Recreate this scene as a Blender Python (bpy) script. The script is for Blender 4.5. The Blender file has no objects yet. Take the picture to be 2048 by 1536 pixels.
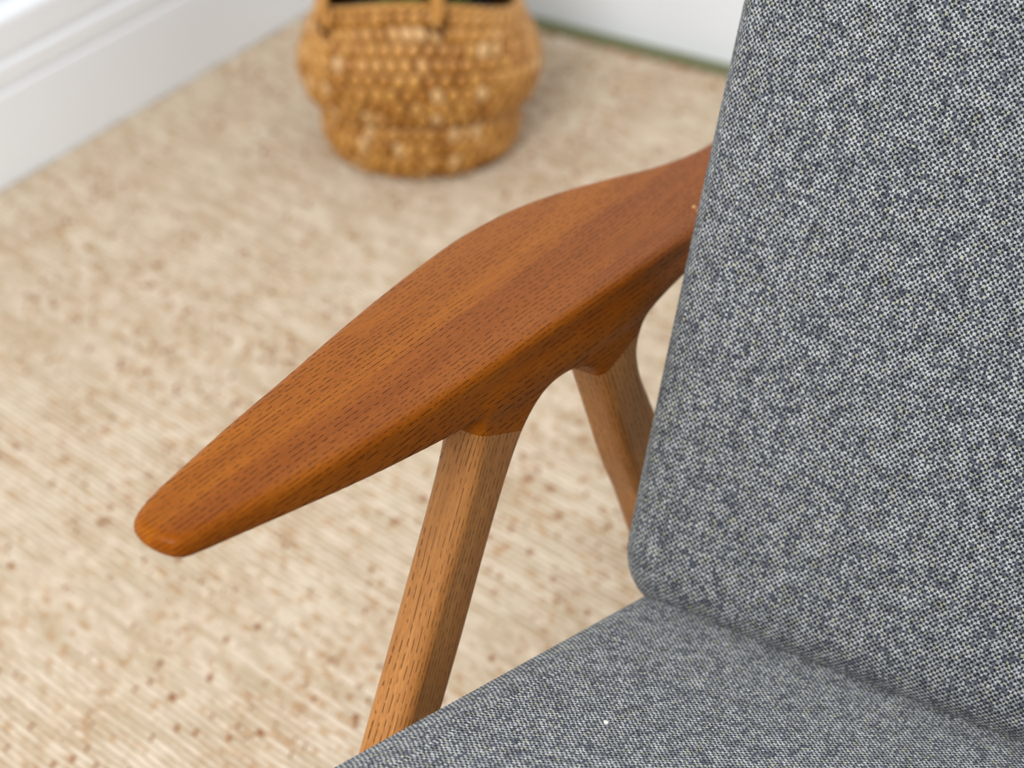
import bpy, bmesh, math, random
import numpy as np
from mathutils import Vector, Matrix

random.seed(7)
rng = np.random.default_rng(7)
S = bpy.context.scene
COL = S.collection
PI = math.pi

# ------------------------------------------------------------------ camera
F_PX = 4200.0                     # focal length in pixels of a 2048 wide frame
PITCH = math.radians(33.4)
CAM_H = 1.28
cam = bpy.data.cameras.new('camera')
cam.sensor_fit = 'HORIZONTAL'
cam.sensor_width = 36.0
cam.lens = 36.0 * F_PX / 2048.0
cam.clip_start = 0.05
cam.dof.use_dof = True
cam.dof.focus_distance = 1.27
cam.dof.aperture_fstop = 5.2
cam_o = bpy.data.objects.new('camera', cam)
cam_o.location = (0, 0, CAM_H)
cam_o.rotation_euler = (PI / 2 - PITCH, 0, 0)
COL.objects.link(cam_o)
S.camera = cam_o

# ------------------------------------------------------------------ light
W = bpy.data.worlds.new('world')
S.world = W
W.use_nodes = True
W.node_tree.nodes['Background'].inputs[0].default_value = (0.93, 0.965, 1.0, 1)
W.node_tree.nodes['Background'].inputs[1].default_value = 0.79


def area_light(name, loc, target, sx, sy, power, col):
    l = bpy.data.lights.new(name, 'AREA')
    l.shape = 'RECTANGLE'
    l.size, l.size_y, l.energy, l.color = sx, sy, power, col
    o = bpy.data.objects.new(name, l)
    o.location = loc
    o.rotation_euler = (Vector(target) - Vector(loc)).to_track_quat('-Z', 'Y').to_euler()
    COL.objects.link(o)
    return o


# daylight from the room's window, behind and to the left of the photographer
area_light('window_daylight', (-1.2, -1.2, 2.7), (-0.1, 1.4, 0.3), 1.5, 1.5, 92, (0.985, 0.99, 1.0))

S.view_settings.view_transform = 'Standard'
S.view_settings.look = 'None'
S.view_settings.exposure = 0.32
S.view_settings.gamma = 1.0
S.view_settings.use_curve_mapping = False

# ------------------------------------------------------------------ directions
def azd(deg):
    a = math.radians(deg)
    return Vector((math.sin(a), math.cos(a), 0))

ROOM_AZ = 31.5
KV = azd(ROOM_AZ)                 # along the left wall, towards the corner
XV = azd(ROOM_AZ + 90)            # along the back wall, to the right
ROTZ = -math.radians(ROOM_AZ)     # local x -> XV, local y -> KV

# ------------------------------------------------------------------ node helpers
class NT:
    def __init__(self, name):
        self.m = bpy.data.materials.new(name)
        self.m.use_nodes = True
        self.t = self.m.node_tree
        self.b = self.t.nodes['Principled BSDF']

    def n(self, typ, **kw):
        nd = self.t.nodes.new(typ)
        for k, v in kw.items():
            if k == 'inp':
                for i, val in v.items():
                    if isinstance(val, bpy.types.NodeSocket):
                        self.t.links.new(val, nd.inputs[i])
                    else:
                        nd.inputs[i].default_value = val
            else:
                setattr(nd, k, v)
        return nd

    def link(self, a, b):
        self.t.links.new(a, b)

    def math(self, op, a, b=0.0, c=0.0, clamp=False):
        nd = self.n('ShaderNodeMath', operation=op, use_clamp=clamp, inp={0: a, 1: b, 2: c})
        return nd.outputs[0]

    def mix(self, fac, a, b, blend='MIX'):
        nd = self.n('ShaderNodeMix', data_type='RGBA', blend_type=blend)
        for i, v in ((0, fac), (6, a), (7, b)):
            if isinstance(v, bpy.types.NodeSocket):
                self.link(v, nd.inputs[i])
            else:
                nd.inputs[i].default_value = v if i == 0 else (*v[:3], 1)
        return nd.outputs[2]

    def smooth(self, x, lo, hi):
        nd = self.n('ShaderNodeMapRange', interpolation_type='SMOOTHSTEP', inp={0: x, 1: lo, 2: hi})
        return nd.outputs[0]

    def noise(self, vec, scale, detail=2.0, rough=0.5, dim='3D'):
        nd = self.n('ShaderNodeTexNoise', noise_dimensions=dim, inp={'Vector': vec, 'Scale': scale, 'Detail': detail, 'Roughness': rough})
        return nd.outputs['Fac']

    def vscale(self, vec, s):
        nd = self.n('ShaderNodeVectorMath', operation='MULTIPLY', inp={0: vec, 1: s})
        return nd.outputs[0]

    def attr(self, name):
        return self.n('ShaderNodeAttribute', attribute_name=name)

    def sep(self, vec):
        return self.n('ShaderNodeSeparateXYZ', inp={0: vec}).outputs

    def comb(self, x, y, z):
        return self.n('ShaderNodeCombineXYZ', inp={0: x, 1: y, 2: z}).outputs[0]

    def bump(self, h, strength, dist):
        nd = self.n('ShaderNodeBump', inp={'Strength': strength, 'Distance': dist, 'Height': h})
        self.link(nd.outputs[0], self.b.inputs['Normal'])
        return nd


def srgb(r, g, b):
    f = lambda c: (c / 255 / 12.92) if c <= 10 else ((c / 255 + 0.055) / 1.055) ** 2.4
    return (f(r), f(g), f(b))


# ------------------------------------------------------------------ materials
def mat_plain(name, col, rough=0.5, spec=0.5):
    t = NT(name)
    t.b.inputs['Base Color'].default_value = (*col, 1)
    t.b.inputs['Roughness'].default_value = rough
    t.b.inputs['Specular IOR Level'].default_value = spec
    return t.m


def mat_paint(name, col, rough):
    t = NT(name)
    co = t.n('ShaderNodeTexCoord').outputs['Object']
    n1 = t.noise(co, 3.0, 3)
    t.link(t.mix(t.math('MULTIPLY', n1, 0.5), col, tuple(c * 0.96 for c in col)), t.b.inputs['Base Color'])
    t.b.inputs['Roughness'].default_value = rough
    t.bump(t.noise(co, 160, 2), 0.05, 0.001)
    return t.m


def mat_wood(name, light, dark, pore, board=False, rough=0.38, spec=0.22, coat=0.05):
    """grain attribute: x runs along the fibres, y across the face, z through it (metres)"""
    t = NT(name)
    g = t.attr('grain').outputs['Vector']
    gx, gy, gz = t.sep(g)
    wob = t.noise(t.vscale(g, (3.0, 9.0, 9.0)), 1.0, 2)
    lat = t.math('ADD', t.math('ADD', gy, t.math('MULTIPLY', gz, 0.8)), t.math('MULTIPLY', wob, 0.028))
    # broad tone
    tone = t.noise(t.vscale(g, (4.0, 45.0, 45.0)), 1.0, 3, 0.55)
    fine = t.noise(t.vscale(g, (22.0, 520.0, 520.0)), 1.0, 2)
    f = t.smooth(t.math('ADD', t.math('MULTIPLY', tone, 0.6), t.math('MULTIPLY', fine, 0.4)), 0.28, 0.72)
    col = t.mix(f, dark, light)
    if board:
        # boards glued side by side, each of its own tone
        w2 = t.math('MULTIPLY', t.noise(t.vscale(g, (6.0, 0.0, 0.0)), 1.0, 1), 0.006)
        e1 = t.smooth(t.math('ADD', gy, w2), 0.0500, 0.0535)
        col = t.mix(e1, t.mix(1.0, col, (0.90, 0.82, 0.80), 'MULTIPLY'), t.mix(1.0, col, (1.07, 1.06, 1.0), 'MULTIPLY'))
    # pores: short dark dashes lying in growth rings
    ring = t.math('SINE', t.math('MULTIPLY', lat, 2 * PI / 0.0036))
    dash = t.noise(t.comb(t.math('MULTIPLY', gx, 190.0), t.math('MULTIPLY', lat, 700.0), t.math('MULTIPLY', gz, 40.0)), 1.0, 1, 0.4)
    dash2 = t.noise(t.comb(t.math('MULTIPLY', gx, 150.0), t.math('MULTIPLY', lat, 2600.0), 3.7), 1.0, 1, 0.4)
    dens = t.noise(t.vscale(g, (9.0, 35.0, 35.0)), 1.0, 2)
    p1 = t.math('MULTIPLY', t.smooth(dash, 0.44, 0.56), t.smooth(ring, 0.62, 0.97))
    p2 = t.math('MULTIPLY', t.smooth(dash2, 0.56, 0.68), 0.42)
    p = t.math('MULTIPLY', t.math('MAXIMUM', p1, p2), t.smooth(dens, 0.15, 0.5))
    col = t.mix(t.math('MULTIPLY', p, 0.8), col, pore)
    t.link(col, t.b.inputs['Base Color'])
    t.link(t.math('ADD', t.math('MULTIPLY', p, 0.25), rough), t.b.inputs['Roughness'])
    t.b.inputs['IOR'].default_value = 1.28
    t.b.inputs['Specular IOR Level'].default_value = spec
    t.b.inputs['Coat Weight'].default_value = coat
    t.b.inputs['Coat Roughness'].default_value = 0.2
    t.b.inputs['Specular Tint'].default_value = (1.0, 0.8, 0.55, 1)
    t.b.inputs['Coat Roughness'].default_value = 0.30
    t.bump(t.math('SUBTRACT', 1.0, p), 0.25, 0.0004)
    return t.m


def mat_fabric(name, cell, gain=1.0):
    t = NT(name)
    uv = t.n('ShaderNodeUVMap', uv_map='weave').outputs[0]
    wob = t.n('ShaderNodeTexNoise', noise_dimensions='2D', inp={'Vector': uv, 'Scale': 330.0, 'Detail': 1.0}).outputs['Color']
    off = t.vscale(t.n('ShaderNodeVectorMath', operation='SUBTRACT', inp={0: wob, 1: (0.5, 0.5, 0.5)}).outputs[0], (0.0019, 0.0019, 0.0))
    uvw = t.n('ShaderNodeVectorMath', operation='ADD', inp={0: uv, 1: off}).outputs[0]
    u, v, _ = t.sep(uvw)
    uc = t.math('DIVIDE', u, cell)
    vc = t.math('DIVIDE', v, cell)
    w = t.math('MULTIPLY', t.math('SINE', t.math('MULTIPLY', uc, PI)), t.math('SINE', t.math('MULTIPLY', vc, PI)))
    light_f = t.smooth(w, -0.42, 0.42)
    # every stitch has its own tone
    cellv = t.comb(t.math('FLOOR', uc), t.math('FLOOR', vc), 0.0)
    wn = t.n('ShaderNodeTexWhiteNoise', noise_dimensions='2D', inp={'Vector': cellv})
    r = wn.outputs['Value']
    # heather: streaks along both threads and cloudy patches
    st1 = t.noise(t.vscale(uv, (60.0, 480.0, 1.0)), 1.0, 2, 0.5, '2D')
    st2 = t.noise(t.vscale(uv, (480.0, 60.0, 1.0)), 1.0, 2, 0.5, '2D')
    patch = t.noise(uv, 95.0, 3, 0.6, '2D')
    fib = t.noise(uv, 2600.0, 2, 0.6, '2D')
    h = t.math('ADD', t.math('MULTIPLY', st1, 0.9), t.math('ADD', t.math('MULTIPLY', st2, 0.9), t.math('MULTIPLY', patch, 0.9)))
    h = t.smooth(h, 0.90, 1.80)
    wef = t.mix(h, srgb(120, 124, 127), srgb(204, 206, 204))
    wef = t.mix(t.math('MULTIPLY', t.smooth(r, 0.80, 0.97), 0.45), wef, srgb(184, 182, 134))
    wef = t.mix(t.smooth(r, 0.0, 0.25), srgb(92, 97, 108), wef)
    war = t.mix(h, srgb(32, 34, 42), srgb(62, 66, 76))
    col = t.mix(light_f, war, wef)
    k = t.math('ADD', 0.40, t.math('MULTIPLY', fib, 1.2))
    k = t.math('MULTIPLY', k, gain * 0.71)
    col = t.n('ShaderNodeVectorMath', operation='SCALE', inp={0: col, 'Scale': k}).outputs[0]
    t.link(col, t.b.inputs['Base Color'])
    t.b.inputs['Roughness'].default_value = 0.95
    t.b.inputs['Specular IOR Level'].default_value = 0.12
    t.b.inputs['Sheen Weight'].default_value = 0.05
    t.b.inputs['Sheen Roughness'].default_value = 0.5
    hgt = t.math('ADD', t.math('MULTIPLY', w, 0.5), t.math('MULTIPLY', fib, 0.35))
    t.bump(hgt, 0.55, 0.0012)
    return t.m


def mat_rug():
    t = NT('rug_wool')
    g = t.n('ShaderNodeTexCoord').outputs['Object']   # x along rows, y across rows (metres)
    x, y, _ = t.sep(g)
    y = t.math('ADD', y, t.math('MULTIPLY', x, SKEW))
    row = t.math('FLOOR', t.math('DIVIDE', y, ROW))
    # per-row offset so the yarn colours run along one row only
    ro = t.n('ShaderNodeTexWhiteNoise', noise_dimensions='1D', inp={'W': row}).outputs['Value']
    yarn = t.comb(t.math('ADD', x, t.math('MULTIPLY', ro, 37.0)), t.math('MULTIPLY', row, 0.37), 0.0)
    base_n = t.noise(t.vscale(yarn, (14.0, 5.0, 1)), 1.0, 3, 0.6, '2D')
    col = t.mix(t.smooth(base_n, 0.3, 0.7), srgb(192, 172, 145), srgb(216, 199, 176))
    patch = t.noise(g, 2.6, 3, 0.6)
    fleck = t.noise(t.vscale(yarn, (55.0, 7.0, 1)), 1.0, 2, 0.55, '2D')
    lim = t.math('SUBTRACT', 0.775, t.math('MULTIPLY', patch, 0.27))
    d = t.math('SUBTRACT', fleck, lim)
    col = t.mix(t.math('MULTIPLY', t.smooth(d, -0.06, 0.06), 0.62), col, srgb(180, 140, 98))
    fl2 = t.noise(t.vscale(yarn, (75.0, 11.0, 1)), 1.0, 1, 0.5, '2D')
    d2 = t.math('SUBTRACT', fl2, t.math('ADD', lim, 0.062))
    col = t.mix(t.math('MULTIPLY', t.smooth(d2, 0.0, 0.05), 0.85), col, srgb(140, 88, 48))
    # shadow painted as darker tan in the furrows between the wool rows
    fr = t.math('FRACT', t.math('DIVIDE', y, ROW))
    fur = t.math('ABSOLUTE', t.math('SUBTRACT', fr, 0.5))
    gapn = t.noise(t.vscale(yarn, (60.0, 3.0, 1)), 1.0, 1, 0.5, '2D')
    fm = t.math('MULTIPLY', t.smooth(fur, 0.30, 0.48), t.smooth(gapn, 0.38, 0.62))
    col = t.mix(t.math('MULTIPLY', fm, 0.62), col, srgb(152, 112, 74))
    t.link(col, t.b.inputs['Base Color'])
    t.b.inputs['Roughness'].default_value = 0.95
    t.b.inputs['Specular IOR Level'].default_value = 0.1
    fib = t.noise(t.vscale(g, (300.0, 900.0, 900.0)), 1.0, 2)
    t.bump(fib, 0.5, 0.002)
    return t.m


def mat_seagrass(name, a, b, c):
    t = NT(name)
    geo = t.n('ShaderNodeNewGeometry').outputs['Random Per Island']
    oi = t.n('ShaderNodeObjectInfo').outputs['Random']
    r = t.math('FRACT', t.math('ADD', geo, oi))
    col = t.mix(t.smooth(r, 0.0, 0.6), a, b)
    col = t.mix(t.smooth(r, 0.84, 1.0), col, c)
    co = t.n('ShaderNodeTexCoord').outputs['Generated']
    st = t.noise(t.vscale(co, (3.0, 3.0, 14.0)), 1.0, 2)
    col = t.mix(t.math('MULTIPLY', st, 0.35), col, tuple(0.6 * v for v in a))
    t.link(col, t.b.inputs['Base Color'])
    t.b.inputs['Roughness'].default_value = 0.36
    t.b.inputs['Specular IOR Level'].default_value = 0.6
    t.bump(st, 0.3, 0.002)
    return t.m


ROW = 0.0080
SKEW = 0.20                        # the weft lies a little askew to the rug's edge
M_WALL = mat_paint('white_wall_paint', srgb(240, 243, 246), 0.6)
M_SKIRT = mat_paint('white_gloss_paint', srgb(241, 244, 247), 0.4)
M_FLOOR = mat_plain('green_floor_covering', srgb(118, 120, 88), 0.85, 0.2)
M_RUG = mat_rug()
M_BIND = mat_plain('brown_binding', srgb(150, 92, 50), 0.9, 0.1)
M_ARM = mat_wood('stained_ash_arm', srgb(152, 86, 12), srgb(128, 66, 5), srgb(50, 20, 2), board=True)
M_LEG = mat_wood('stained_ash_leg', srgb(176, 120, 64), srgb(146, 92, 44), srgb(62, 32, 12), rough=0.36, spec=0.4, coat=0.22)
M_FAB = mat_fabric('grey_wool_weave', 0.00195)
M_FAB2 = mat_fabric('grey_wool_weave_seat', 0.00190, 1.48)  # same wool as the back; extra seat brightness is put into its colour
M_GRASS = mat_seagrass('seagrass', srgb(172, 112, 36), srgb(206, 148, 70), srgb(230, 186, 128))
M_GRASS_IN = mat_plain('seagrass_core', srgb(104, 62, 20), 0.8, 0.2)
M_KNOT = mat_plain('dark_knot', srgb(74, 42, 16), 0.8, 0.2)

# ------------------------------------------------------------------ object helpers
def link(name, me, mat, parent=None):
    o = bpy.data.objects.new(name, me)
    COL.objects.link(o)
    if mat is not None and not me.materials:
        me.materials.append(mat)
    if parent is not None:
        o.parent = parent
    return o


def empty(name, loc=(0, 0, 0), rz=0.0):
    o = bpy.data.objects.new(name, None)
    o.empty_display_size = 0.1
    o.location = loc
    o.rotation_euler = (0, 0, rz)
    COL.objects.link(o)
    return o


def tag(o, label=None, cat=None, group=None, kind=None):
    for k, v in (('label', label), ('category', cat), ('group', group), ('kind', kind)):
        if v:
            o[k] = v
    return o


def mesh(name, verts, faces, smooth=True):
    me = bpy.data.meshes.new(name)
    me.from_pydata([tuple(map(float, v)) for v in verts], [], faces)
    me.update()
    if smooth:
        me.shade_smooth()
    return me


def recalc(me):
    bm = bmesh.new()
    bm.from_mesh(me)
    bmesh.ops.recalc_face_normals(bm, faces=bm.faces)
    bm.to_mesh(me)
    bm.free()
    return me


def sweep(name, prof, length):
    """profile in (depth, height), swept along local x from 0 to length"""
    n = len(prof)
    v = [(0, d, h) for d, h in prof] + [(length, d, h) for d, h in prof]
    f = [(i, (i + 1) % n, n + (i + 1) % n, n + i) for i in range(n)]
    f += [tuple(range(n)), tuple(range(2 * n - 1, n - 1, -1))]
    return recalc(mesh(name, v, f, smooth=False))


def tube(path, rad, seg=10, close=False):
    """tube through points; rad: number or list"""
    P = [Vector(p) for p in path]
    n = len(P)
    verts, faces = [], []
    prev = None
    for i in range(n):
        a = P[max(i - 1, 0)]
        b = P[min(i + 1, n - 1)]
        tdir = (b - a).normalized()
        if prev is None:
            ref = Vector((0, 0, 1)) if abs(tdir.z) < 0.9 else Vector((1, 0, 0))
            nrm = tdir.cross(ref).normalized()
        else:
            nrm = (prev - tdir * prev.dot(tdir)).normalized()
        prev = nrm
        bn = tdir.cross(nrm)
        r = rad[i] if hasattr(rad, '__len__') else rad
        for k in range(seg):
            an = 2 * PI * k / seg
            verts.append(P[i] + (nrm * math.cos(an) + bn * math.sin(an)) * r)
    for i in range(n - 1):
        for k in range(seg):
            faces.append((i * seg + k, i * seg + (k + 1) % seg, (i + 1) * seg + (k + 1) % seg, (i + 1) * seg + k))
    faces.append(tuple(range(seg))[::-1])
    faces.append(tuple((n - 1) * seg + k for k in range(seg)))
    return verts, faces


def catmull(pts, per=8, closed=True):
    P = np.array(pts, float)
    n = len(P)
    out = []
    rngi = range(n) if closed else range(n - 1)
    for i in rngi:
        if closed:
            p0, p1, p2, p3 = P[i - 1], P[i], P[(i + 1) % n], P[(i + 2) % n]
        else:
            p0, p1, p2, p3 = P[max(i - 1, 0)], P[i], P[i + 1], P[min(i + 2, n - 1)]
        for k in range(per):
            u = k / per
            out.append(0.5 * ((2 * p1) + (-p0 + p2) * u + (2 * p0 - 5 * p1 + 4 * p2 - p3) * u * u + (-p0 + 3 * p1 - 3 * p2 + p3) * u ** 3))
    if not closed:
        out.append(P[-1])
    return np.array(out)


# ------------------------------------------------------------------ the setting
# rug top lies at z = 0; the floor is a rug's thickness below
FLOOR_Z = -0.0062
wl = Vector((-0.66, 2.398, 0))                       # a point at the foot of the left skirting
wb = Vector((0.057, 2.950, 0))                       # a point at the foot of the back skirting
# corner of the two skirting faces
tcor = (wb - wl).dot(KV)
corner = wl + KV * tcor
RW, RD = 3.6, 4.6                                    # how far the walls run from the corner

fl = link('floor', mesh('floor', [(-0.1, -RD, FLOOR_Z), (RW, -RD, FLOOR_Z), (RW, 0.1, FLOOR_Z), (-0.1, 0.1, FLOOR_Z)], [(0, 1, 2, 3)], False), M_FLOOR)
tag(fl, 'green floor covering showing as a strip beyond the rug', kind='structure')
fl.location = corner
fl.rotation_euler = (0, 0, ROTZ)

SK = [(0, FLOOR_Z), (0, 0.1185), (0.0010, 0.1210), (0.0042, 0.1225), (0.0042, 0.1265), (0.0010, 0.1285), (0, 0.1315), (0, 0.1555), (0.0010, 0.158),
      (0.0048, 0.160), (0.0048, 0.164), (0.0018, 0.167), (0.0010, 0.171), (0.0010, 0.212), (0.004, 0.218), (0.012, 0.222), (0.024, 0.222), (0.024, FLOOR_Z)]


def wall(side, origin, rz, length, flip):
    h = 2.5
    w = link('wall_' + side, mesh('wall_' + side, [(0, 0.022, FLOOR_Z), (length, 0.022, FLOOR_Z), (length, 0.022, h), (0, 0.022, h),
                                                   (0, 0.12, FLOOR_Z), (length, 0.12, FLOOR_Z), (length, 0.12, h), (0, 0.12, h)],
                                  [(0, 1, 2, 3), (5, 4, 7, 6), (4, 0, 3, 7), (1, 5, 6, 2), (3, 2, 6, 7), (4, 5, 1, 0)], False), M_WALL)
    b = link('baseboard_' + side, sweep('baseboard_' + side, SK, length), M_SKIRT)
    for o in (w, b):
        o.location = origin
        o.rotation_euler = (0, 0, rz)
        o['kind'] = 'structure'
    w['label'] = 'plain white wall above the ' + side + ' skirting'
    b['label'] = 'tall white moulded skirting board at the foot of the ' + side + ' wall'


# back wall: local x along XV, depth +y along KV
wall('back', corner, ROTZ, RW, False)
# left wall: local x runs from the far end of the room to the corner, depth to the left (-XV)
wall('left', corner - KV * RD, ROTZ + PI / 2, RD, False)

# ------------------------------------------------------------------ rug
GAP = 0.052                                          # strip of floor between rug and back skirting
RUG_X0, RUG_X1 = 0.002, 2.3
RUG_Y1 = -GAP
RUG_Y0 = -2.75


def make_rug():
    q1 = math.ceil((RUG_Y1 + SKEW * RUG_X1) / ROW) * ROW
    nrow = int((q1 - RUG_Y0) / ROW)
    sub = 4
    qs = q1 - nrow * ROW + np.arange(nrow * sub + 1) * ROW / sub
    dx = 0.0105
    xs = np.arange(RUG_X0, RUG_X1, dx)
    nx, ny = len(xs), len(qs)
    Q, X = np.meshgrid(qs, xs, indexing='ij')
    rowi = np.floor((Q - qs[0]) / ROW + 1e-6).astype(int)
    ph = rng.random(nrow + 2)[rowi] * 6.28
    prof = np.abs(np.sin(PI * (Q - qs[0]) / ROW))
    bead = 0.5 + 0.5 * np.sin(X * 2 * PI / 0.026 + ph)
    rnd = rng.normal(0, 0.0003, X.shape)
    Z = -0.0048 + 0.0046 * prof ** 0.7 * (0.5 + 0.5 * bead) + np.minimum(rnd, 0.0001) * prof
    Z = Z + np.minimum(0.0012 * np.sin(X * 3.1) * np.sin(Q * 2.3), 0)
    Yj = Q - SKEW * X + 0.0012 * np.sin(X * 40) * (prof > 0.5)
    edge = RUG_Y1 + 0.004 * (rng.random(nx)[None, :] - 0.5)
    off = Yj >= edge
    Z[off] = FLOOR_Z + 0.0005
    Yj = np.minimum(Yj, edge)
    Z[0, :] = FLOOR_Z + 0.0005
    v = np.stack([X, Yj, Z], -1).reshape(-1, 3)
    idx = np.arange(nx * ny).reshape(ny, nx)
    q = np.stack([idx[:-1, :-1], idx[:-1, 1:], idx[1:, 1:], idx[1:, :-1]], -1).reshape(-1, 4)
    me = bpy.data.meshes.new('rug')
    me.vertices.add(len(v))
    me.vertices.foreach_set('co', v.astype(np.float32).ravel())
    me.loops.add(q.size)
    me.loops.foreach_set('vertex_index', q.astype(np.int32).ravel())
    me.polygons.add(len(q))
    me.polygons.foreach_set('loop_start', np.arange(0, q.size, 4, dtype=np.int32))
    me.update()
    me.validate()
    me.shade_smooth()
    return me


rug = empty('rug', corner, ROTZ)
tag(rug, 'cream flatwoven wool rug with brown flecks under the armchair and basket', 'rug')
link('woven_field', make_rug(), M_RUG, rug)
# brown overcast stitches along the far edge of the rug
bv, bf = [], []
x = RUG_X0 + 0.01
while x < RUG_X1 - 0.02:
    L = random.uniform(0.006, 0.013)
    y0 = RUG_Y1 + random.uniform(-0.002, 0.003)
    vv, ff = tube([(x, y0 - 0.007, -0.0030), (x + L * 0.3, y0 - 0.001, -0.0022), (x + L * 0.6, y0 + 0.004, -0.0035), (x + L * 0.7, y0 + 0.005, FLOOR_Z + 0.001)],
                  [0.0016, 0.0022, 0.0024, 0.0014], 6)
    o0 = len(bv)
    bv += vv
    bf += [tuple(i + o0 for i in f) for f in ff]
    x += random.choice((0.006, 0.009, 0.014, 0.024))
tag(link('edge_stitching', mesh('edge_stitching', bv, bf), M_BIND, rug), 'brown overcast stitches', kind='stuff')

# ------------------------------------------------------------------ armchair: side frames
CH = empty('armchair', (0.256, 0.945, 0.0), ROTZ)
tag(CH, 'mid-century wooden armchair with grey wool cushions and paddle armrests on the cream rug', 'armchair')

ARM_A = np.array([-0.308, -0.201])                   # chair-local point on the inner face of the right frame
ARM_D = np.array([0.0370, 0.9993])                   # along the frame, to the back
ARM_O = np.array([-0.9993, 0.0370])                  # outwards

# plan of the armrest (s along frame, t outwards), metres
PLAN = [(-0.0945, 0.030), (-0.0932, 0.0400), (-0.0865, 0.0490), (-0.0640, 0.0570), (-0.0310, 0.0640), (0.0199, 0.0740), (0.0869, 0.0856), (0.1644, 0.1000),
        (0.2331, 0.1112), (0.3000, 0.1195), (0.3405, 0.1210), (0.3800, 0.1190), (0.4265, 0.1100), (0.4689, 0.0962), (0.5064, 0.0828),
        (0.5368, 0.0757), (0.5665, 0.0720), (0.6060, 0.0725), (0.640, 0.073), (0.660, 0.060), (0.662, 0.035), (0.648, 0.014), (0.610, 0.004), (0.52, 0.0), (0.40, -0.0018), (0.30, -0.0032),
        (0.20, -0.004), (0.12, -0.0037), (0.055, -0.0018), (0.0, 0.0025), (-0.045, 0.0075), (-0.077, 0.0110), (-0.0890, 0.0145), (-0.0930, 0.0210)]
# side view of leg pair (s, z): open lists later joined into one polygon
SIDE = {
    'front_front': [(-0.128, 0.0), (0.058, 0.335), (0.090, 0.392), (0.118, 0.443), (0.143, 0.489), (0.157, 0.520), (0.164, 0.548)],
    'top': [(0.166, 0.560), (0.200, 0.562), (0.300, 0.552), (0.400, 0.541), (0.452, 0.537)],
    'back_back': [(0.436, 0.530), (0.394, 0.5255), (0.369, 0.518), (0.3585, 0.502), (0.3620, 0.481), (0.3730, 0.457), (0.397, 0.413), (0.570, 0.0)],
    'arch': [(0.530, 0.0), (0.372, 0.357), (0.352, 0.396), (0.330, 0.448), (0.3135, 0.487), (0.303, 0.507), (0.287, 0.5185), (0.268, 0.525), (0.250, 0.5275), (0.233, 0.5245),
             (0.217, 0.515), (0.2035, 0.500), (0.1880, 0.476), (0.167, 0.438), (0.143, 0.392), (0.118, 0.347), (-0.086, 0.0)],
}
LEG_T = 0.031


def poly_sdf(px, py, poly):
    """signed distance (negative inside) of points to closed polygon"""
    poly = np.asarray(poly, np.float32)
    d2 = np.full(px.shape, 1e9, np.float32)
    inside = np.zeros(px.shape, bool)
    n = len(poly)
    for i in range(n):
        ax, ay = poly[i]
        bx, by = poly[(i + 1) % n]
        ex, ey = bx - ax, by - ay
        L2 = ex * ex + ey * ey
        if L2 < 1e-14:
            continue
        wx, wy = px - ax, py - ay
        h = np.clip((wx * ex + wy * ey) / L2, 0, 1)
        d2 = np.minimum(d2, (wx - h * ex) ** 2 + (wy - h * ey) ** 2)
        c = (ay > py) != (by > py)
        if abs(ey) > 1e-12:
            inside ^= c & (px < (bx - ax) * (py - ay) / ey + ax)
    d = np.sqrt(d2)
    return np.where(inside, -d, d)


def surface_nets(F, org, h):
    nx, ny, nz = F.shape
    ins = F < 0
    s = np.zeros((nx - 1, ny - 1, nz - 1), np.int8)
    for i in (0, 1):
        for j in (0, 1):
            for k in (0, 1):
                s += ins[i:nx - 1 + i, j:ny - 1 + j, k:nz - 1 + k]
    act = (s > 0) & (s < 8)
    cells = np.argwhere(act)
    idx = np.full(act.shape, -1, np.int32)
    idx[act] = np.arange(len(cells))
    acc = np.zeros((len(cells), 3))
    cnt = np.zeros(len(cells))
    cor = [(i, j, k) for i in (0, 1) for j in (0, 1) for k in (0, 1)]
    for a in cor:
        for ax in range(3):
            if a[ax]:
                continue
            b = list(a)
            b[ax] = 1
            fa = F[cells[:, 0] + a[0], cells[:, 1] + a[1], cells[:, 2] + a[2]]
            fb = F[cells[:, 0] + b[0], cells[:, 1] + b[1], cells[:, 2] + b[2]]
            m = (fa < 0) != (fb < 0)
            tt = np.where(m, fa / np.where(m, fa - fb, 1), 0)
            p = np.tile(np.array(a, float), (len(cells), 1))
            p[:, ax] += tt
            acc[m] += p[m]
            cnt[m] += 1
    V = (cells + acc / cnt[:, None]) * h + np.array(org)
    faces = []
    for ax in range(3):
        u, w = (ax + 1) % 3, (ax + 2) % 3
        sl0 = [slice(None)] * 3
        sl1 = [slice(None)] * 3
        sl0[ax] = slice(0, -1)
        sl1[ax] = slice(1, None)
        a, b = ins[tuple(sl0)], ins[tuple(sl1)]
        e = np.argwhere(a != b)
        ok = (e[:, u] > 0) & (e[:, w] > 0) & (e[:, u] < F.shape[u] - 1) & (e[:, w] < F.shape[w] - 1)
        e = e[ok]
        sgn = a[e[:, 0], e[:, 1], e[:, 2]]

        def cid(du, dw):
            c = e.copy()
            c[:, u] -= du
            c[:, w] -= dw
            return idx[c[:, 0], c[:, 1], c[:, 2]]
        q = np.stack([cid(1, 1), cid(0, 1), cid(0, 0), cid(1, 0)], -1)
        q[~sgn] = q[~sgn][:, ::-1]
        faces.append(q)
    return V, np.concatenate(faces)


GH = 0.002
S0, S1, T0, T1, Z0, Z1 = -0.14, 0.68, -0.014, 0.132, -0.006, 0.628


def top_z(s, t):
    return 0.6000 - math.tan(math.radians(6.0)) * (0.9993 * s + 0.037 * t)


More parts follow.
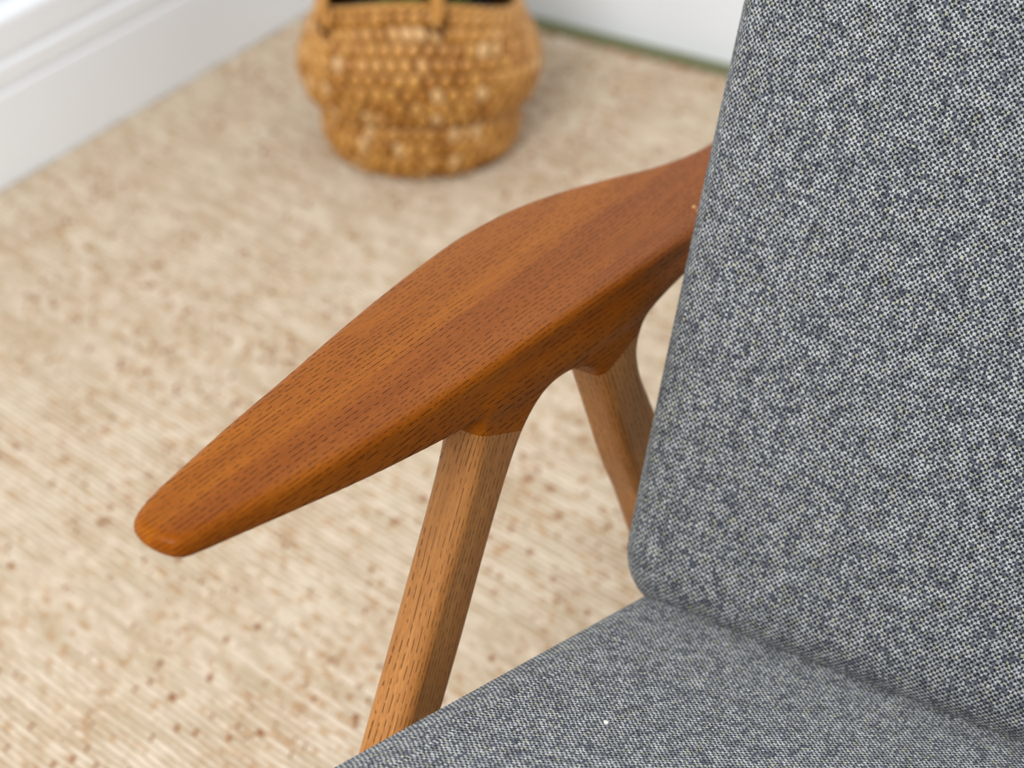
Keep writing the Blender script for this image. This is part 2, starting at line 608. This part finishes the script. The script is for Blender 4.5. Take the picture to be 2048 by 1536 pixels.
def frame_field():
    sx = np.arange(S0, S1, GH, dtype=np.float32)
    tx = np.arange(T0, T1, GH, dtype=np.float32)
    zx = np.arange(Z0, Z1, GH, dtype=np.float32)
    # legs
    poly = []
    for k in ('front_front', 'top', 'back_back', 'arch'):
        c = SIDE[k]
        if k == 'top':
            poly += [np.array(p) for p in c]
        else:                                         # long straight shank, then the curved part
            lo = [c[0]] if k in ('front_front', 'arch') else []
            hi = [c[-1]] if k in ('back_back', 'arch') else []
            poly += [np.array(p) for p in lo] + list(catmull(c[len(lo):len(c) - len(hi)], 6, False)) + [np.array(p) for p in hi]
    Sg, Zg = np.meshgrid(sx, zx, indexing='ij')
    d2 = poly_sdf(Sg, Zg, poly)                       # (s,z)
    r = 0.0085
    qx = (d2 + r)[:, None, :]
    qt = (np.abs(tx - (-0.0036 + LEG_T / 2)) - LEG_T / 2 + r)[None, :, None]
    legs = np.minimum(np.maximum(qx, qt), 0) + np.sqrt(np.maximum(qx, 0) ** 2 + np.maximum(qt, 0) ** 2) - r
    legs = np.maximum(legs, (0.0012 - zx)[None, None, :])
    # armrest
    Sp, Tp = np.meshgrid(sx, tx, indexing='ij')
    dp = poly_sdf(Sp, Tp, catmull(PLAN, 6))
    th = np.interp(sx, [-0.10, -0.06, 0.0, 0.06, 0.135, 0.20, 0.36, 0.44, 0.52, 0.64],
                   [0.015, 0.0185, 0.0225, 0.0275, 0.0345, 0.039, 0.038, 0.029, 0.026, 0.024])[:, None]
    th = th * (1 - 0.42 * np.clip(tx / 0.10, 0, 1))[None, :]
    crown = -0.0008 - 0.0026 * np.clip((tx - 0.02) / 0.07, 0, 1) - 0.0010 * (1 - ((tx - 0.05) / 0.06) ** 2)
    zt = top_z(Sp, Tp) - crown[None, :] - 0.002 * np.clip((-0.06 - Sp) / 0.05, 0, 1) ** 2
    ra = np.minimum(0.0062, th * 0.42)
    mid = zt - th / 2
    qz = np.abs(zx[None, None, :] - mid[:, :, None]) - (th / 2 - ra)[:, :, None]
    qp = (dp + ra)[:, :, None]
    arm = np.minimum(np.maximum(qp, qz), 0) + np.sqrt(np.maximum(qp, 0) ** 2 + np.maximum(qz, 0) ** 2) - ra[:, :, None]
    # blend
    k = 0.009
    hh = np.clip(0.5 + 0.5 * (arm - legs) / k, 0, 1)
    F = arm * (1 - hh) + legs * hh - k * hh * (1 - hh)
    return F.astype(np.float32)


FF = frame_field()


def sample(F, P):
    g = (P - np.array([S0, T0, Z0])) / GH
    g = np.clip(g, 0.001, np.array(F.shape) - 1.002)
    i = np.floor(g).astype(int)
    f = g - i
    out = 0
    for a in (0, 1):
        for b in (0, 1):
            for c in (0, 1):
                w = (f[:, 0] if a else 1 - f[:, 0]) * (f[:, 1] if b else 1 - f[:, 1]) * (f[:, 2] if c else 1 - f[:, 2])
                out = out + w * F[i[:, 0] + a, i[:, 1] + b, i[:, 2] + c]
    return out


def gradient(F, P, e=0.0024):
    G = np.stack([sample(F, P + np.eye(3)[a] * e) - sample(F, P - np.eye(3)[a] * e) for a in range(3)], -1)
    return G / np.maximum(np.linalg.norm(G, axis=1, keepdims=True), 1e-9)


Vn, Qn = surface_nets(FF, (S0, T0, Z0), GH)

# joints: (point s,z ; normal s,z pointing down the leg)
J_FRONT = ((0.19, 0.5235), (-0.42, -0.91))
J_BACK = ((0.335, 0.508), (0.25, -0.97))
bmF = bmesh.new()
bv_ = [bmF.verts.new(v) for v in Vn]
for q in Qn:
    if len(set(q)) == 4:
        bmF.faces.new([bv_[i] for i in q])
for (p, nn), cond in ((J_FRONT, lambda c: c.x < 0.258 and 0.47 < c.z < 0.60), (J_BACK, lambda c: c.x > 0.262 and 0.47 < c.z < 0.56)):
    fs = [f for f in bmF.faces if cond(f.calc_center_median())]
    geom = list({v for f in fs for v in f.verts}) + list({e for f in fs for e in f.edges}) + fs
    bmesh.ops.bisect_plane(bmF, geom=geom, plane_co=(p[0], 0, p[1]), plane_no=(nn[0], 0, nn[1]), dist=1e-6)


def part_of(c):
    def below(J):
        return (c.x - J[0][0]) * J[1][0] + (c.z - J[0][1]) * J[1][1] > 0
    inner = c.y < 0.040
    if inner and c.x < 0.258 and below(J_FRONT) and c.z < 0.547:
        return 1
    if inner and c.x > 0.262 and below(J_BACK) and c.z < 0.524:
        return 2
    return 0


bmF.verts.index_update()
allV = np.array([v.co[:] for v in bmF.verts])
allN = gradient(FF, allV)
groups = {0: [], 1: [], 2: []}
for f in bmF.faces:
    groups[part_of(f.calc_center_median())].append([v.index for v in f.verts])
bmF.free()

LEG_DIR = {1: np.array([-0.49, 0, -0.87]), 2: np.array([0.40, 0, -0.917])}


def frame_part(name, g, side, mat):
    fc = groups[g]
    used = np.unique(np.concatenate([np.array(f) for f in fc]))
    remap = -np.ones(len(allV), int)
    remap[used] = np.arange(len(used))
    P, N = allV[used], allN[used]
    sgn = 1 if side == 'right' else -1

    def xy(a, isdir=False):
        out = np.zeros_like(a)
        out[:, 0] = a[:, 0] * ARM_D[0] + a[:, 1] * ARM_O[0] + (0 if isdir else ARM_A[0])
        out[:, 1] = a[:, 0] * ARM_D[1] + a[:, 1] * ARM_O[1] + (0 if isdir else ARM_A[1])
        out[:, 2] = a[:, 2]
        out[:, 0] *= sgn
        return out
    Pw, Nw = xy(P), xy(N, True)
    # the chair-local frame mirrors (s,t,z); right side: (D,O,Z) is right-handed
    fl_ = side == 'left'
    faces = [[int(remap[i]) for i in (f[::-1] if fl_ else f)] for f in fc]
    me = mesh(name, Pw, faces)
    if g == 0:
        G = np.stack([P[:, 0], P[:, 1], P[:, 2]], -1)
        G[:, 2] += 0.105 * P[:, 0]
        # fibres run nearly along the armrest
        a = math.radians(3.5)
        G = np.stack([G[:, 0] * math.cos(a) + G[:, 1] * math.sin(a), G[:, 1] * math.cos(a) - G[:, 0] * math.sin(a) + 0.012, G[:, 2]], -1)
    else:
        dl = LEG_DIR[g] / np.linalg.norm(LEG_DIR[g])
        lat = np.array([dl[2], 0, -dl[0]])
        G = np.stack([P @ dl, P[:, 1], P @ lat], -1) + g * 1.7
    if fl_:
        G = G + 5.0
    at = me.attributes.new('grain', 'FLOAT_VECTOR', 'POINT')
    at.data.foreach_set('vector', G.astype(np.float32).ravel())
    me.normals_split_custom_set_from_vertices([tuple(v) for v in Nw])
    return link(name, me, mat, CH)


arms = []
for side in ('right', 'left'):
    arms.append(frame_part('armrest', 0, side, M_ARM))
    frame_part('leg', 1, side, M_LEG)
    frame_part('leg', 2, side, M_LEG)

# rails that tie the two side frames together, below and behind the cushions
def rail(name, a, b, w, h):
    a, b = Vector(a), Vector(b)
    L = (b - a).length
    bm = bmesh.new()
    bmesh.ops.create_cube(bm, size=1.0)
    for v in bm.verts:
        v.co = Vector((v.co.x * L, v.co.y * w, v.co.z * h))
    bmesh.ops.bevel(bm, geom=list(bm.edges), offset=min(w, h) * 0.22, segments=3, affect='EDGES', profile=0.5)
    me = bpy.data.meshes.new(name)
    gco = [(v.co.x, v.co.y, v.co.z) for v in bm.verts]
    q = Vector((1, 0, 0)).rotation_difference((b - a).normalized())
    for v in bm.verts:
        v.co = q @ v.co + (a + b) / 2
    bm.to_mesh(me)
    bm.free()
    me.shade_smooth()
    at = me.attributes.new('grain', 'FLOAT_VECTOR', 'POINT')
    at.data.foreach_set('vector', np.array(gco, np.float32).ravel())
    return link(name, me, M_LEG, CH)


rail('seat_rail', (-0.300, -0.157, 0.262), (0.300, -0.157, 0.262), 0.026, 0.045)
rail('seat_rail', (-0.290, 0.260, 0.205), (0.290, 0.260, 0.205), 0.026, 0.045)
rail('back_rail', (-0.330, 0.355, 0.528), (0.330, 0.355, 0.528), 0.030, 0.024)

# ------------------------------------------------------------------ cushions
def cushion(name, W_, T_, H_, r, bulge, taper, M4, mat, nf=90, nh=90, rc=None, edge_sag=0.0):
    """box cushion: local x wide, front face at -y, z tall.  uv in metres"""
    rc = rc or r
    ring = []                                         # (sx, sy, corner angle or flat, u)
    hx, hy = W_ - r, T_ / 2 - r
    na = 10
    pts = []
    # start mid back, go round: back -> right -> front -> left -> back
    def flat(x0, y0, x1, y1, nx_, ny_, n):
        for i in range(n):
            k = i / n
            pts.append((x0 + (x1 - x0) * k, y0 + (y1 - y0) * k, nx_, ny_))
    def arc(cx, cy, a0):
        for i in range(na):
            a = a0 + (PI / 2) * i / na
            pts.append((cx, cy, math.cos(a), math.sin(a)))
    flat(-hx, -hy, hx, -hy, 0, -1, nf)                # front, left to right
    arc(hx, -hy, -PI / 2)
    flat(hx, -hy, hx, hy, 1, 0, 8)
    arc(hx, hy, 0)
    flat(hx, hy, -hx, hy, 0, 1, 20)
    arc(-hx, hy, PI / 2)
    flat(-hx, hy, -hx, -hy, -1, 0, 8)
    arc(-hx, -hy, PI)
    n = len(pts)
    full = np.array([(p[0] + r * p[2], p[1] + r * p[3]) for p in pts])
    seg = np.linalg.norm(np.roll(full, -1, 0) - full, axis=1)
    us = np.concatenate([[0], np.cumsum(seg)])
    prof = []                                         # (z, shrink radius factor, v)
    vlen = 0
    nc = 10
    for i in range(nc):
        ph = -PI / 2 + (PI / 2) * i / nc
        prof.append((rc + rc * math.sin(ph), math.cos(ph), rc * (ph)))
    for i in range(nh + 1):
        z = rc + (H_ - 2 * rc) * i / nh
        prof.append((z, 1.0, z - rc))
    for i in range(1, nc + 1):
        ph = (PI / 2) * i / nc
        prof.append((H_ - rc + rc * math.sin(ph), math.cos(ph), H_ - 2 * rc + rc * ph))
    verts, uvs = [], []
    for z, k, v in prof:
        for j, p in enumerate(pts):
            x = p[0] + (r * k if True else 0) * p[2] - (0)
            y = p[1] + r * k * p[3]
            if k < 1:
                ins = r * (1 - k)
            fr = max(0.0, -(p[3]) if abs(p[3]) > 0 else 0.0)
            fx = max(0.0, 1 - (x / W_) ** 2)
            fz = max(0.0, 1 - (2 * z / H_ - 1) ** 2)
            y -= bulge * fr * (fx ** 0.6) * (fz ** 0.5)
            # sides swell slightly too
            sd = abs(p[2])
            x += math.copysign(0.25 * bulge * sd * fz ** 0.5, x) if sd > 0.5 else 0.0
            x *= 1 + taper * (0.5 - z / H_)
            verts.append(M4 @ Vector((x, y, z)))
            uvs.append((us[j], v))
    faces, fuv = [], []
    m = len(prof)
    for i in range(m - 1):
        for j in range(n):
            j2 = (j + 1) % n
            faces.append((i * n + j, i * n + j2, (i + 1) * n + j2, (i + 1) * n + j))
            u0, u1 = us[j], us[j + 1]
            fuv += [(u0, prof[i][2]), (u1, prof[i][2]), (u1, prof[i + 1][2]), (u0, prof[i + 1][2])]
    faces.append(tuple(range(n))[::-1])
    fuv += [(verts[i].x, verts[i].y) for i in range(n)][::-1]
    faces.append(tuple((m - 1) * n + j for j in range(n)))
    fuv += [(verts[(m - 1) * n + j].x, verts[(m - 1) * n + j].y) for j in range(n)]
    me = mesh(name, verts, faces)
    ul = me.uv_layers.new(name='weave')
    ul.data.foreach_set('uv', np.array(fuv, np.float32).ravel())
    return link(name, me, mat, CH)


def frame_mat(xa, ya, za, org):
    return Matrix(((xa[0], ya[0], za[0], org[0]), (xa[1], ya[1], za[1], org[1]), (xa[2], ya[2], za[2], org[2]), (0, 0, 0, 1)))


def sc(a):
    a = math.radians(a)
    return math.sin(a), math.cos(a)


SEAT_A, BACK_A = 16.2, 21.0
s_, c_ = sc(SEAT_A)
SEAT_T = 0.100
# the seat's top plane passes through (y, z)
SEAT_REF = (0.072, 0.3640)
zdir = Vector((0, c_, -s_))
nup = Vector((0, s_, c_))
SEAT_L = 0.56
org = Vector((0, SEAT_REF[0], SEAT_REF[1])) - zdir * 0.435 - nup * (SEAT_T / 2)
seat = cushion('seat_cushion', 0.2660, SEAT_T, SEAT_L, 0.040, -0.008, 0.145, frame_mat((1, 0, 0), -nup, zdir, org), M_FAB2, rc=0.04)
s_, c_ = sc(BACK_A)
zdir = Vector((0, s_, c_))
nb = Vector((0, c_, -s_))
BACK_T = 0.105
org = Vector((0, 0.0565, 0.3545)) + nb * (BACK_T / 2)
back = cushion('back_cushion', 0.2630, BACK_T, 0.52, 0.036, 0.012, 0.0, frame_mat((1, 0, 0), nb, zdir, org), M_FAB, rc=0.043)

# ------------------------------------------------------------------ belly basket
BC = Vector((-0.121, 2.540, 0.0045))
BK = empty('belly_basket', BC, 0.0)
tag(BK, 'round woven seagrass belly basket with rope handle standing on the rug by the wall corner', 'basket')

# profiles (radius, height)
LOW = catmull([(0.112, 0.000), (0.122, 0.006), (0.1272, 0.022), (0.1290, 0.045), (0.1280, 0.066), (0.1250, 0.086)], 10, False)
UPP = catmull([(0.1385, 0.081), (0.1465, 0.0880), (0.1535, 0.106), (0.1575, 0.128), (0.1560, 0.147), (0.1490, 0.166), (0.1410, 0.185), (0.1350, 0.200), (0.1310, 0.216)], 10, False)


def sag(phi, z):
    """front and back of the rim are drawn up by the handles"""
    return z * (1 + 0.10 * math.cos(2 * (phi + PI / 2)))


def bpt(prof_pt, phi, off=0.0):
    r, z = prof_pt
    return Vector(((r + off) * math.cos(phi), (r + off) * math.sin(phi), sag(phi, z)))


def shell(name, prof, inset, thick):
    ns = 72
    inner = [(r - inset - thick, z) for r, z in prof]
    outer = [(r - inset, z) for r, z in prof]
    loop = outer + inner[::-1]
    v, f = [], []
    for k in range(ns):
        for p in loop:
            v.append(bpt(p, 2 * PI * k / ns))
    m = len(loop)
    for k in range(ns):
        for i in range(m):
            f.append((k * m + i, ((k + 1) % ns) * m + i, ((k + 1) % ns) * m + (i + 1) % m, k * m + (i + 1) % m))
    return recalc(mesh(name, v, f))


low_o = link('lower_body', shell('lower_body', [tuple(p) for p in LOW[::4]], 0.0015, 0.005), M_GRASS_IN, BK)
upp_o = link('folded_belly', shell('folded_belly', [tuple(p) for p in UPP[::4]], 0.0015, 0.005), M_GRASS_IN, BK)
# base disc
dv = [(0, 0, 0.004)] + [tuple(bpt((0.115, 0.002), 2 * PI * k / 72)) for k in range(72)]
link('base', mesh('base', dv, [(0, 1 + k, 1 + (k + 1) % 72) for k in range(72)]), M_GRASS_IN, BK)

# one stitch: a plump, slightly twisted pillow, unit half-sizes
def stitch_mesh():
    nu, nv = 8, 5
    v, f = [], []
    for i in range(nv + 1):
        th = -PI / 2 + PI * i / nv
        for j in range(nu):
            ph = 2 * PI * j / nu
            c = math.copysign(abs(math.cos(th)) ** 0.8, math.cos(th))
            x = math.sin(th)
            y, z = c * math.cos(ph), c * math.sin(ph)
            a = 0.35 * x
            v.append((x, y * math.cos(a) - z * math.sin(a), y * math.sin(a) + z * math.cos(a)))
    for i in range(nv):
        for j in range(nu):
            f.append((i * nu + j, i * nu + (j + 1) % nu, (i + 1) * nu + (j + 1) % nu, (i + 1) * nu + j))
    me = mesh('stitch', v, f)
    bm = bmesh.new()
    bm.from_mesh(me)
    bmesh.ops.remove_doubles(bm, verts=bm.verts, dist=1e-5)
    bmesh.ops.recalc_face_normals(bm, faces=bm.faces)
    bm.to_mesh(me)
    bm.free()
    me.shade_smooth()
    return me


ST = stitch_mesh()
ST.materials.append(M_GRASS)
ST_V = np.array([v.co[:] for v in ST.vertices])
ST_F = [tuple(p.vertices) for p in ST.polygons]
NS = 50


def arclen(P):
    return np.concatenate([[0], np.cumsum(np.linalg.norm(np.diff(P, axis=0), axis=1))])


def stitches(prof, pitch):
    """list of (matrix, centre, outward normal) for every stitch of a profile"""
    L = arclen(prof)
    n = int(round(L[-1] / pitch))
    out = []
    for i in range(n):
        a = (i + 0.5) * L[-1] / n
        r, z = np.interp(a, L, prof[:, 0]), np.interp(a, L, prof[:, 1])
        r2, z2 = np.interp(a + 0.003, L, prof[:, 0]), np.interp(a + 0.003, L, prof[:, 1])
        for k in range(NS):
            ph = 2 * PI * (k + 0.5 * (i % 2) + random.uniform(-.08, .08)) / NS
            c = bpt((r, z), ph)
            up = (bpt((r2, z2), ph) - c)
            up = up.normalized() if up.length > 1e-6 else Vector((0, 0, 1))
            tang = Vector((-math.sin(ph), math.cos(ph), 0))
            nrm = tang.cross(up).normalized()
            tilt = math.radians(random.uniform(14, 30)) * (1 if i % 2 else -1)
            ax = (up * math.cos(tilt) + tang * math.sin(tilt)).normalized()
            ay = nrm.cross(ax).normalized()
            hw = L[-1] / n * random.uniform(0.56, 0.66)
            hh = 2 * PI * r / NS * random.uniform(0.40, 0.48)
            hd = random.uniform(0.0042, 0.0058)
            M = Matrix.Translation(c) @ frame_mat(ax, ay, nrm, (0, 0, 0)) @ Matrix.Diagonal((hw, hh, hd, 1))
            out.append((M, c, nrm))
    return out


view = (Vector((0, 0, CAM_H)) - BC - Vector((0, 0, 0.1))).normalized()
allst = [(t, low_o) for t in stitches(LOW, 0.0185)] + [(t, upp_o) for t in stitches(UPP, 0.0185)]
scored = sorted(range(len(allst)), key=lambda i: -allst[i][0][2].dot(view))
front = set(scored[:300])
rest = {low_o.name: ([], []), upp_o.name: ([], [])}
for i, ((M, c, nrm), par) in enumerate(allst):
    if i in front:
        o = bpy.data.objects.new('stitch', ST)
        o.matrix_world = M
        COL.objects.link(o)
        o.parent = par
        o.matrix_parent_inverse = Matrix.Identity(4)
        o.matrix_local = M
    else:
        V_, F_ = rest[par.name]
        o0 = len(V_)
        M3 = np.array(M)
        V_ += list(ST_V @ M3[:3, :3].T + M3[:3, 3])
        F_ += [tuple(a + o0 for a in f) for f in ST_F]
for par in (low_o, upp_o):
    V_, F_ = rest[par.name]
    tag(link('far_side_weave', mesh('far_side_weave', V_, F_), M_GRASS, par), kind='stuff')

# rolled rim
rv, rf = [], []
for ply in range(2):
    path = []
    for k in range(200):
        ph = 2 * PI * k / 199
        a = ph * 26 + ply * PI
        c = bpt((0.1285, 0.2195), ph)
        rad = Vector((math.cos(ph), math.sin(ph), 0))
        path.append(c + rad * 0.0026 * math.cos(a) + Vector((0, 0, 0.0026 * math.sin(a))))
    v, f = tube(path, 0.0034, 7)
    o0 = len(rv)
    rv += v
    rf += [tuple(i + o0 for i in q) for q in f]
link('rim', mesh('rim', rv, rf), M_GRASS, BK)


def handle(phi_a, phi_b, z_att, height):
    pa = bpt((0.1390, z_att), phi_a, 0.004)
    pb = bpt((0.1390, z_att), phi_b, 0.004)
    mid = (pa + pb) / 2
    outw = Vector((mid.x, mid.y, 0)).normalized()
    ctrl = [bpt((0.118, z_att), phi_a), pa, pa + Vector((0, 0, height * .45)) + outw * .006, pa.lerp(pb, .18) + Vector((0, 0, height * .85)) + outw * .014,
            mid + Vector((0, 0, height)) + outw * .018, pa.lerp(pb, .82) + Vector((0, 0, height * .85)) + outw * .014, pb + Vector((0, 0, height * .45)) + outw * .006, pb,
            bpt((0.118, z_att), phi_b)]
    P = catmull([tuple(c) for c in ctrl], 16, False)
    hv, hf = [], []
    for ply in range(2):
        path = []
        for i, p in enumerate(P):
            a = i * 0.42 + ply * PI
            path.append(Vector(p) + outw * 0.0042 * math.cos(a) + Vector((0, 0, 1)).cross(outw) * 0.0042 * math.sin(a))
        v, f = tube(path, 0.0052, 8)
        o0 = len(hv)
        hv += v
        hf += [tuple(i + o0 for i in q) for q in f]
    h = link('handle', mesh('handle', hv, hf), M_GRASS, BK)
    for p in (pa, pb):
        path = []
        for k in range(25):
            a = 2 * PI * k / 24
            path.append(p + Vector((0, 0, -0.004)) + outw * 0.003 + Vector((0, 0, 1)).cross(outw) * 0.0075 * math.cos(a) + Vector((0, 0, 0.0075 * math.sin(a))))
        v, f = tube(path, 0.003, 6)
        link('handle_eyelet', mesh('handle_eyelet', v, f), M_KNOT, h)


handle(-PI / 2 - 0.90, -PI / 2 + 0.21, 0.206, 0.15)
handle(PI / 2 - 0.5, PI / 2 + 0.5, 0.207, 0.15)

# ------------------------------------------------------------------ plant standing in the basket
PL = empty('potted_plant', BC + Vector((0, 0, 0.010)))
tag(PL, 'green leafy houseplant in a dark pot inside the seagrass basket', 'plant')
M_POT = mat_plain('black_plastic', srgb(28, 28, 27), 0.6, 0.4)
M_SOIL = mat_plain('dark_soil', srgb(38, 28, 20), 0.95, 0.1)
tl = NT('green_leaf')
co = tl.n('ShaderNodeTexCoord').outputs['Object']
ln = tl.noise(tl.vscale(co, (30.0, 30.0, 22.0)), 1.0, 3)
tl.link(tl.mix(tl.smooth(ln, 0.35, 0.65), srgb(34, 58, 22), srgb(78, 108, 44)), tl.b.inputs['Base Color'])
tl.b.inputs['Roughness'].default_value = 0.4
M_LEAF = tl.m


def lathe(name, prof, ns, mat, par):
    v, f = [], []
    for k in range(ns):
        a = 2 * PI * k / ns
        for r, z in prof:
            v.append((r * math.cos(a), r * math.sin(a), z))
    m = len(prof)
    for k in range(ns):
        for i in range(m - 1):
            f.append((k * m + i, ((k + 1) % ns) * m + i, ((k + 1) % ns) * m + i + 1, k * m + i + 1))
    return link(name, recalc(mesh(name, v, f)), mat, par)


lathe('nursery_pot', [(0.0, 0.0), (0.080, 0.0), (0.104, 0.150), (0.110, 0.150), (0.110, 0.158), (0.101, 0.158), (0.098, 0.135)], 40, M_POT, PL)
lathe('soil', [(0.0, 0.142), (0.04, 0.141), (0.08, 0.137), (0.099, 0.134)], 32, M_SOIL, PL)
for i in range(11):
    a = i * 2.4 + 0.3
    rr = 0.012 + 0.0062 * i
    base = Vector((rr * math.cos(a), rr * math.sin(a), 0.135))
    hgt = random.uniform(0.34, 0.55)
    wid = random.uniform(0.020, 0.028)
    face = a + random.uniform(-0.6, 0.6)
    side_v = Vector((-math.sin(face), math.cos(face), 0))
    outv = Vector((math.cos(a), math.sin(a), 0))
    lean = random.uniform(0.02, 0.07)
    v, f = [], []
    nl = 14
    for k in range(nl + 1):
        u = k / nl
        w = wid * (0.45 + 0.75 * math.sin(PI * min(u * 0.75 + 0.08, 1))) * (1 - u ** 5)
        c = base + Vector((0, 0, hgt * u)) + outv * lean * u * u
        nr = side_v.cross(Vector((0, 0, 1)))
        for q, dpt in ((-1, 0.003), (-0.5, 0.0), (0, -0.002), (0.5, 0.0), (1, 0.003)):
            v.append(c + side_v * w * q + nr * dpt * 2)
        for q, dpt in ((1, 0.003), (0.5, 0.0), (0, -0.002), (-0.5, 0.0), (-1, 0.003)):
            v.append(c + side_v * w * q * 0.98 + nr * (dpt * 2 - 0.0022))
    for k in range(nl):
        for j in range(10):
            f.append((k * 10 + j, k * 10 + (j + 1) % 10, (k + 1) * 10 + (j + 1) % 10, (k + 1) * 10 + j))
    f.append(tuple(range(10)))
    link('leaf', recalc(mesh('leaf', v, f)), M_LEAF, PL)

# ------------------------------------------------------------------ wool fuzz, stray fibres, lint
M_FUZZ = mat_plain('wool_fibre', srgb(140, 144, 146), 0.9, 0.1)
M_LINT = mat_plain('white_lint', srgb(226, 222, 206), 0.9, 0.1)


def fibres(cush, n, lmin, lmax, rad, lift, seed, mat, name, zone=None):
    rg = np.random.default_rng(seed)
    me = cush.data
    co = np.array([v.co[:] for v in me.vertices])
    no = np.array([v.normal[:] for v in me.vertices])
    ids = np.arange(len(co))
    if zone is not None:
        ids = ids[zone(co, no)]
    pick = rg.choice(ids, n)
    V, Fc = [], []
    for i in pick:
        nn = Vector(no[i])
        t1 = nn.orthogonal().normalized()
        a = rg.random() * 6.28
        d0 = (t1 * math.cos(a) + nn.cross(t1) * math.sin(a)).normalized()
        jit = t1 * rg.uniform(-.003, .003) + nn.cross(t1) * rg.uniform(-.003, .003)
        p = Vector(co[i]) + jit - nn * 0.0001
        L = rg.uniform(lmin, lmax)
        cur = rg.uniform(-0.7, 0.7)
        pts = [p]
        for k in range(4):
            d1 = (d0 + nn * lift * (1.3 - 0.75 * k)).normalized()
            p = p + d1 * L / 4
            pts.append(p)
            d0 = (Matrix.Rotation(cur, 3, nn) @ d0).normalized()
        v, f = tube(pts, [rad, rad, rad, rad * .8, rad * .3], 3)
        o0 = len(V)
        V += v
        Fc += [tuple(q + o0 for q in ff) for ff in f]
    return tag(link(name, mesh(name, V, Fc), mat, cush), kind='stuff')


vis_b = lambda co, no: (no[:, 1] < 0.3) & (co[:, 0] < 0.1)
vis_s = lambda co, no: (no[:, 2] > -0.1) & (co[:, 0] < 0.1)
fibres(back, 5000, 0.0012, 0.0034, 0.00005, 0.9, 3, M_FUZZ, 'wool_fuzz', vis_b)
fibres(seat, 4000, 0.0012, 0.0034, 0.00005, 0.9, 4, M_FUZZ, 'wool_fuzz', vis_s)
fibres(back, 45, 0.004, 0.010, 0.00010, 0.35, 5, M_LINT, 'stray_fibre', vis_b)
fibres(seat, 22, 0.004, 0.009, 0.00010, 0.35, 6, M_LINT, 'stray_fibre', vis_s)


def hit(px, py):
    """where the line of sight through a photo pixel meets the scene"""
    d = Vector(((px - 1024) / F_PX, -(py - 768) / F_PX, -1.0))
    d = cam_o.matrix_world.to_3x3() @ d
    ok, loc, nrm, _, ob, _ = S.ray_cast(bpy.context.evaluated_depsgraph_get(), cam_o.matrix_world.translation, d.normalized())
    return loc, nrm, ob


bpy.context.view_layer.update()


def speck(name, loc, nrm, size, mat, seed, parent=None):
    rg = random.Random(seed)
    bm = bmesh.new()
    bmesh.ops.create_icosphere(bm, subdivisions=2, radius=1.0)
    for v in bm.verts:
        v.co *= rg.uniform(0.75, 1.15)
        v.co.z *= 0.6
    q = nrm.to_track_quat('Z', 'Y')
    me = bpy.data.meshes.new(name)
    inv = parent.matrix_world.inverted() if parent else Matrix.Identity(4)
    for v in bm.verts:
        v.co = inv @ (q @ (v.co * size) + loc + nrm * size * 0.5) if parent else q @ (v.co * size)
    bm.to_mesh(me)
    bm.free()
    me.shade_smooth()
    o = link(name, me, mat, parent)
    if not parent:
        o.location = loc + nrm * size * 0.45
    return o


l_, n_, _o = hit(1212, 1447)
tag(speck('lint_speck', l_, n_, 0.0019, M_LINT, 1), 'tiny white speck of lint lying on the grey seat cushion', 'lint')
for (px_, py_, sz) in ((1388, 414, 0.0013), (1394, 421, 0.0008)):
    l_, n_, ob_ = hit(px_, py_)
    if ob_ and ob_.name.startswith('armrest'):
        tag(speck('varnish_chip', l_ - n_ * sz * 0.4, n_, sz, mat_plain('bare_wood', srgb(226, 176, 120), 0.7, 0.2), 3, ob_), 'pale chip in the varnish')
